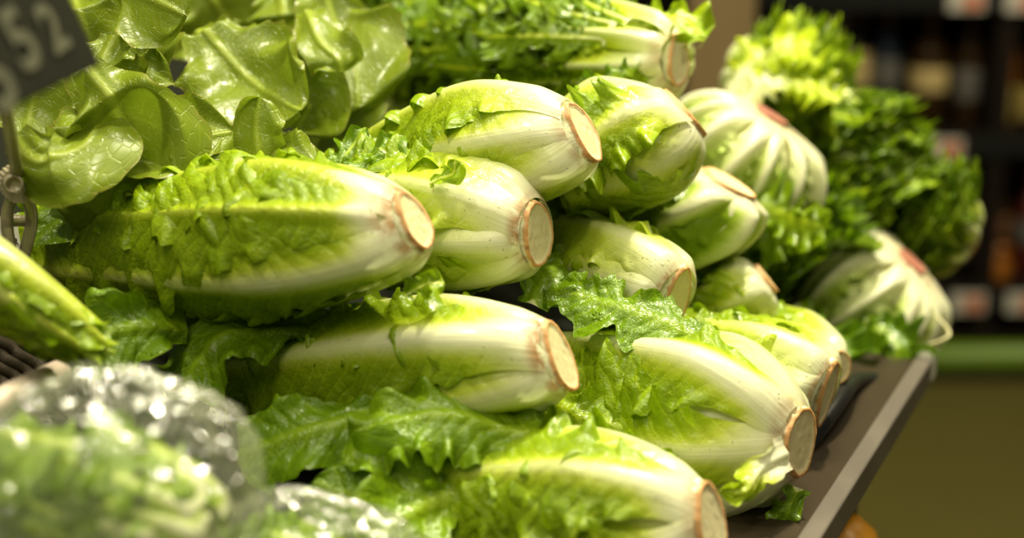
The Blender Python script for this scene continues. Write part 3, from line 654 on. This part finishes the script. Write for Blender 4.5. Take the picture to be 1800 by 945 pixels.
# ------------------------------------------------------------------ round endives with ribbed pale bases
def endive(base, tip, R, label, seed, r0=.016, nrib=15, mat=M_round, curl_mat=M_curl, Lx=1.0, fr=26):
    H = new_head('round_endive', base, tip, R, r0, label, 'endive', 'round endives', mat, prof_round, 0, 0, 1.25, .75)
    rng = np.random.RandomState(seed); heart(H, .86)
    for i in range(nrib):
        head_leaf(H, (i+.9*rng.rand())*2*math.pi/nrib, wm=.024+.010*rng.rand(), wb=.010, rib=.007+.007*rng.rand(), rw=.005+.005*rng.rand(), off=-.004+.010*rng.rand(), frill=.008, fl=.014, pale=.5+.6*rng.rand(), rp=1.3, twist=.5*rng.rand()-.25,
                  nt=56, nv=23, seed=seed*50+i, t1=1.0, brown=.6, ribfade=.45, tooth=.3)
    for i in range(fr):
        th = rng.rand()*6.28; t0 = .55+.30*rng.rand()
        head_leaf(H, th, t0=t0, t1=t0+.55, wm=.020, wb=.005, rib=.002, rw=.002, off=.004, frill=.010, fl=.012, pale=.02, nt=40, nv=17,
                  seed=seed*70+i, lift=.015+.02*rng.rand(), tooth=.7, mat=curl_mat)
    cut_stem(H, r0*1.0, red=True, seed=seed, squash=1.3); return H
F_ = endive((1356, 206, 1.32), (1255, 350, 1.35), .072, 'round endive with reddish stem and pumpkin-like ribs, upper right', 21)
N_ = endive((1602, 462, 1.38), (1480, 570, 1.42), .069, 'round endive with reddish stem, rightmost over the stall corner', 22)

for k, pp in enumerate(([(1450, 585, 1.36), (1490, 605, 1.33), (1540, 625, 1.31), (1575, 650, 1.30)], [(1470, 560, 1.36), (1510, 590, 1.32), (1520, 625, 1.30), (1500, 650, 1.29)],
        [(1400, 540, 1.33), (1440, 575, 1.30), (1470, 610, 1.28), (1480, 640, 1.27)], [(1520, 560, 1.33), (1560, 590, 1.31), (1575, 620, 1.30), (1560, 645, 1.29)])):
    loose(N_, pp, .024, (.1, -.9, .4), mat=M_curl, frill=.010, fl=.012, crum=.006, tooth=.6, seed=251+k, rib=.001, pale=.02, nt=60, nv=25)
for k, pp in enumerate(([(1290, 330, 1.27), (1330, 360, 1.26), (1390, 385, 1.26), (1440, 400, 1.27)], [(1320, 390, 1.28), (1370, 410, 1.27), (1430, 420, 1.28)])):
    loose(F_, pp, .022, (.1, -.9, .4), mat=M_curl, frill=.010, fl=.012, crum=.006, tooth=.6, seed=261+k, rib=.001, pale=.05, young=.6, nt=60, nv=25)

# ------------------------------------------------------------------ curly endives
def curly(base, tip, R, label, seed, r0=.02, squash=1., n=60, ribs=7, Lx=1.0, young=.15, stem=True, wm=.020):
    H = new_head('curly_endive', base, tip, R, r0, label, 'endive', 'curly endives', M_curl, prof_round, 0, 0, Lx)
    rng = np.random.RandomState(seed); heart(H, .8)
    for i in range(ribs):
        head_leaf(H, i*2*math.pi/ribs+.3*rng.rand(), wm=.022, wb=.010, rib=.006, rw=.006, off=0, frill=.010, fl=.014, pale=.5, nt=60, nv=21,
                  seed=seed*50+i, tooth=.6, brown=.6, young=young)
    for i in range(n):
        th = i*2.39996+.3*rng.rand(); t0 = .12+.75*rng.rand()
        head_leaf(H, th, t0=t0, t1=t0+.34+.1*rng.rand(), wm=wm, wb=.006, rib=.0015, rw=.0018, off=.002, frill=.011, fl=.0075, pale=.03, nt=52, nv=17,
                  seed=seed*90+i, lift=.012+.022*rng.rand(), tooth=.8, young=young+.5*rng.rand()*(young > 0), twist=rng.rand()*.8-.4)
    if stem: cut_stem(H, r0*1.05, seed=seed, squash=squash)
    return H
E_ = curly((1190, 105, 1.17), (800, 95, 1.36), .045, 'curly endive with pale ribs and slanted cut stem, top centre', 31, r0=.021, squash=1.6, n=100, ribs=9, young=.1, wm=.014)
loose(E_, [(1090, 70, 1.19), (1150, 40, 1.185), (1200, 45, 1.18), (1232, 80, 1.175)], .020, (.2, -.6, .8), mat=M_curl, young=1.5, frill=.010, fl=.012, crum=.006, tooth=.6, seed=331, rib=.002, pale=.3)
loose(E_, [(1000, 50, 1.22), (920, 30, 1.24), (840, 20, 1.26)], .020, (.0, -.6, .8), mat=M_curl, young=1.2, frill=.010, fl=.012, crum=.006, tooth=.6, seed=332, rib=.002, pale=.1)
loose(E_, [(1185, 160, 1.165), (1110, 130, 1.15), (1060, 150, 1.15), (1020, 190, 1.15)], .010, (.0, -.9, .4), mat=M_curl, frill=.007, fl=.010, crum=.005, tooth=.7, seed=333, rib=.001, pale=.02)
E2 = curly((640, 40, 1.55), (900, 60, 1.45), .085, 'dark fine-leaved curly endive at the top edge left of the pale-ribbed one', 32, n=80, stem=False)
E4 = curly((660, 170, 1.42), (1000, 190, 1.36), .045, 'shaded curly endive under the pale-ribbed one', 36, n=40, stem=False)
O1 = curly((1275, 165, 1.49), (1445, 165, 1.45), .057, 'curly endive with yellow heart leaves, upper right peak of the heap', 33, n=100, wm=.015, stem=False, young=.7)
loose(O1, [(1285, 165, 1.38), (1325, 110, 1.375), (1385, 85, 1.375), (1445, 115, 1.375)], .024, (.1, -.6, .8), mat=M_curl, young=2.2, frill=.010, fl=.016, crum=.008, tooth=.5, seed=341, rib=.002, pale=.3)
loose(O1, [(1310, 190, 1.365), (1360, 150, 1.36), (1420, 145, 1.36), (1475, 180, 1.36)], .022, (.1, -.6, .8), mat=M_curl, young=2.0, frill=.010, fl=.016, crum=.008, tooth=.5, seed=342, rib=.003, pale=.5)
O2 = curly((1385, 200, 1.50), (1545, 365, 1.47), .064, 'dark green curly endive on the right slope of the heap', 34, n=150, wm=.014, stem=False)
O3 = curly((1704, 434, 1.47), (1585, 370, 1.47), .043, 'curly endive with pale stem end, farthest right against the wine shelving', 35, n=110, wm=.013, r0=.012)
O4 = curly((1325, 370, 1.42), (1425, 485, 1.36), .048, 'shaded curly endive leaves between the two round endives', 37, n=60, stem=False)

# ------------------------------------------------------------------ broad-leaved escarole, upper left
def esc_root(loc, label): 
    M = Matrix.Translation(Vector(P(*loc))); o = empty('broad_leaf_lettuce', M=M); tag(o, label, 'lettuce', 'broad-leaved lettuces at the upper left'); return dict(o=o, M=M)
kw = dict(mat=M_esc, rib=.0022, rw=.0040, pale=.03, nt=90, nv=51, tooth=.06, brown=.3, blis=.0003, rp=.45)
Q1 = esc_root((150, 240, 1.05), 'crumpled broad-leaved lettuce just under the price board')
loose(Q1, [(150, 120, .96), (205, 190, .965), (225, 260, .97), (190, 310, .975), (90, 345, .98)], .060, (.0, -.9, .5), cup=8, crum=.009, cs=.045, frill=.008, seed=51, **kw)
loose(Q1, [(140, 190, .99), (230, 240, .98), (330, 240, .985), (410, 228, 1.0)], .036, (.0, -.8, .6), cup=-6, crum=.006, seed=52, **kw)
loose(Q1, [(90, 330, 1.0), (180, 330, .99), (280, 290, .99), (390, 240, 1.0)], .030, (.1, -.5, .9), crum=.005, seed=53, **kw)
loose(Q1, [(20, 250, .93), (80, 290, .94), (150, 260, .95), (175, 190, .97)], .035, (-.2, -.8, .5), cup=10, crum=.008, seed=54, **kw)
loose(Q1, [(230, 180, 1.03), (240, 120, 1.03), (270, 80, 1.03)], .030, (.2, -.9, .4), cup=8, crum=.007, seed=55, **kw)
loose(Q1, [(200, 60, 1.0), (180, 120, .99), (240, 170, .99), (290, 160, 1.0)], .030, (.0, -.8, .6), crum=.008, seed=56, **kw)
loose(Q1, [(120, -30, 1.08), (150, 60, 1.07), (190, 150, 1.06), (230, 200, 1.06)], .060, (.1, -.9, .4), cup=-4, crum=.010, seed=57, **kw)
loose(Q1, [(60, 60, 1.06), (60, 160, 1.05), (40, 240, 1.04)], .055, (.1, -.9, .4), cup=-4, crum=.010, seed=58, **kw)
Q2 = esc_root((400, 120, 1.12), 'wet broad-leaved lettuce with drooping leaf, upper left beside the board')
loose(Q2, [(340, 45, 1.13), (390, 90, 1.10), (450, 140, 1.08), (525, 190, 1.06)], .045, (-.2, -.7, .8), cup=-5, crum=.008, cs=.04, seed=61, **kw)
loose(Q2, [(430, 60, 1.15), (500, 120, 1.12), (540, 180, 1.12), (520, 230, 1.12)], .035, (.3, -.9, .3), crum=.007, seed=62, **kw)
loose(Q2, [(200, -30, 1.02), (270, 0, 1.0), (330, 30, .99)], .038, (.0, -.9, .3), crum=.005, seed=63, **kw)
loose(Q2, [(400, 210, 1.12), (430, 260, 1.1), (520, 290, 1.08)], .03, (.0, -.8, .5), crum=.007, seed=64, **kw)
Q3 = esc_root((600, 80, 1.2), 'tall broad-leaved lettuce with hanging leaf beside the curly endives')
loose(Q3, [(550, -60, 1.2), (585, 30, 1.18), (620, 110, 1.16), (625, 195, 1.15)], .043, (.3, -.9, .2), cup=-6, crum=.010, seed=71, **kw)
loose(Q3, [(480, -40, 1.22), (500, 40, 1.22), (480, 120, 1.22), (500, 180, 1.2)], .055, (-.1, -.9, .3), crum=.010, seed=72, **kw)
loose(Q3, [(540, 30, 1.15), (560, 70, 1.12), (590, 100, 1.11), (600, 125, 1.11)], .022, (.0, -.7, .7), cup=12, crum=.005, seed=73, **kw)
loose(Q3, [(560, 200, 1.2), (600, 250, 1.17), (650, 300, 1.15)], .04, (.0, -.9, .3), crum=.01, seed=74, **kw)
loose(Q3, [(350, -30, 1.25), (400, 40, 1.25), (420, 100, 1.25)], .06, (.0, -.9, .3), crum=.01, seed=75, **kw)
Q4 = esc_root((470, 260, 1.05), 'upright torn broad leaf standing behind the large green romaine')
loose(Q4, [(470, 320, 1.03), (460, 270, 1.02), (455, 220, 1.02), (462, 172, 1.02)], .022, (-.2, -.9, .3), cup=10, crum=.005, seed=81, **kw)
loose(Q4, [(460, 240, 1.03), (500, 275, 1.01), (555, 290, 1.0)], .022, (.1, -.8, .6), crum=.005, seed=82, **kw)
# torn bits of leaf lying in the heap
for k, (pts, wd, m, tx) in enumerate([
    ([(560, 310, 1.0), (640, 300, 1.01), (740, 325, 1.02)], .012, M_green, 'torn flat green leaf piece beside the white arching rib'),
    ([(595, 300, 1.04), (610, 260, 1.04), (640, 222, 1.05)], .014, M_green, 'pointed green leaf piece standing behind the arching rib'),
    ([(690, 290, 1.02), (680, 270, 1.02), (640, 265, 1.03)], .014, M_green, 'small curled dark leaf piece left of the arching rib'),
    ([(850, 150, 1.04), (875, 155, 1.03), (900, 165, 1.03)], .010, M_rom, 'small yellow-green torn leaf on top of the tan-cut romaine'),
    ([(760, 325, .97), (795, 305, .96), (800, 280, .96)], .009, M_rom, 'small jagged leaf piece stuck on the arching rib'),
    ([(1150, 790, .93), (1180, 800, .93), (1190, 810, .93)], .006, M_rom, 'tiny leaf scrap between the two front right romaines'),
    ([(715, 520, .925), (745, 500, .925), (780, 492, .925)], .010, M_rom, 'ruffled pale leaf standing below the arching-rib romaine')]):
    o = free_leaf(PL(*pts), wd, (.0, -.7, .8), None, m, crum=.004, cs=.02, frill=.004, fl=.015, tooth=.35, pale=.0, rib=.0008, rw=.001, seed=90+k, nt=36, nv=17, wb=.004, name='torn_leaf')
    tag(o, tx, 'leaf', 'torn leaves lying in the heap')

# ------------------------------------------------------------------ bagged lettuces, lower left
def bagged(cx, cy, d, rx, ry, label1, label2, seed, corner):
    C = P(cx, cy, d)
    H = new_head('bagged_lettuce', (cx+rx*.72, cy+ry*.60, d+.02), (cx-rx*1.0, cy-ry*.02, d+.02), ry/FPX*d*.72, .02, label1, 'lettuce', 'lettuces in clear bags', M_green, prof_round)
    rg = np.random.RandomState(seed); heart(H, .85)
    for i in range(26):
        t0 = -.02+.55*rg.rand()
        head_leaf(H, i*2.4+.4*rg.rand(), t0=max(t0, 0), t1=max(t0, 0)+.5, wm=.036, wb=.014, rib=.003, rw=.006, off=.001, frill=.006, fl=.022, pale=.16, nt=50, nv=23,
                  seed=seed*30+i, lift=.004+.01*rg.rand(), tooth=.15, young=.5)
    nu, nv = 90, 120; th = np.linspace(.001, math.pi-.001, nu)[:, None]; a = np.linspace(0, 2*math.pi, nv, endpoint=False)[None, :]
    X = np.sin(th)*np.cos(a); Y = np.sin(th)*np.sin(a); Z = np.cos(th)+0*a
    r = 1+.10*(1-np.abs(fbm(X*2.6, Y*2.6, Z*2.6, seed, 3))*2)+.05*(1-2*np.abs(noise(X*7, Y*7, Z*7, seed+3)))+.02*noise(X*18, Y*18, Z*18, seed)
    right = np.array([1., 0, 0]); dr = P(*corner)-C; dn = dr/np.linalg.norm(dr)
    Vv = (X*r)[..., None]*right*rx/FPX*d+(Y*r)[..., None]*FW*ry/FPX*d*.8+(Z*r)[..., None]*UPV*ry/FPX*d
    al = (Vv@dn)/np.linalg.norm(dr); k = sstep(.55, .80, al/np.max(al)); ctr = dn*np.linalg.norm(dr)
    per = Vv-(Vv@dn)[..., None]*dn
    Vv = Vv+(k**2)[..., None]*(ctr*1.0-(Vv@dn)[..., None]*dn-per*.72)*.75
    o = mesh('clear_bag', (Vv+C).reshape(-1, 3), grid_faces(nu, nv, True), M_film); tag(o, label2, 'bag', 'clear bags')
bagged(205, 862, .72, 252, 202, 'bright lettuce inside the large clear bag, bottom left corner', 'large crumpled clear plastic bag in the bottom left corner', 41, (440, 745, .74))
bagged(545, 1005, .78, 190, 125, 'pale lettuce inside the small clear bag at the bottom edge', 'small clear plastic bag at the bottom edge with twisted tip', 42, (470, 860, .76))

cr_ = empty('dark_crate', S(T_END+.10, .50, 0)); tag(cr_, 'dark crate under the curly endives behind the stall end', 'crate'); bpy.context.view_layer.update()
for nm, a_, b_, t0_, t1_ in (('side', .14, .155, T_END+.0, T_END+.20), ('side', .845, .86, T_END+.0, T_END+.20), ('side', .155, .845, T_END+.0, T_END+.015), ('side', .155, .845, T_END+.185, T_END+.20), ('base', .14, .86, T_END+.0, T_END+.20)):
    hb_ = ZL-.01 if nm == 'side' else .04
    to_parent(prism('side_board' if nm == 'side' else 'base_board', [(a_, .0), (a_, hb_), (b_, hb_), (b_, .0)], t0_, t1_, M_dark, None), cr_)
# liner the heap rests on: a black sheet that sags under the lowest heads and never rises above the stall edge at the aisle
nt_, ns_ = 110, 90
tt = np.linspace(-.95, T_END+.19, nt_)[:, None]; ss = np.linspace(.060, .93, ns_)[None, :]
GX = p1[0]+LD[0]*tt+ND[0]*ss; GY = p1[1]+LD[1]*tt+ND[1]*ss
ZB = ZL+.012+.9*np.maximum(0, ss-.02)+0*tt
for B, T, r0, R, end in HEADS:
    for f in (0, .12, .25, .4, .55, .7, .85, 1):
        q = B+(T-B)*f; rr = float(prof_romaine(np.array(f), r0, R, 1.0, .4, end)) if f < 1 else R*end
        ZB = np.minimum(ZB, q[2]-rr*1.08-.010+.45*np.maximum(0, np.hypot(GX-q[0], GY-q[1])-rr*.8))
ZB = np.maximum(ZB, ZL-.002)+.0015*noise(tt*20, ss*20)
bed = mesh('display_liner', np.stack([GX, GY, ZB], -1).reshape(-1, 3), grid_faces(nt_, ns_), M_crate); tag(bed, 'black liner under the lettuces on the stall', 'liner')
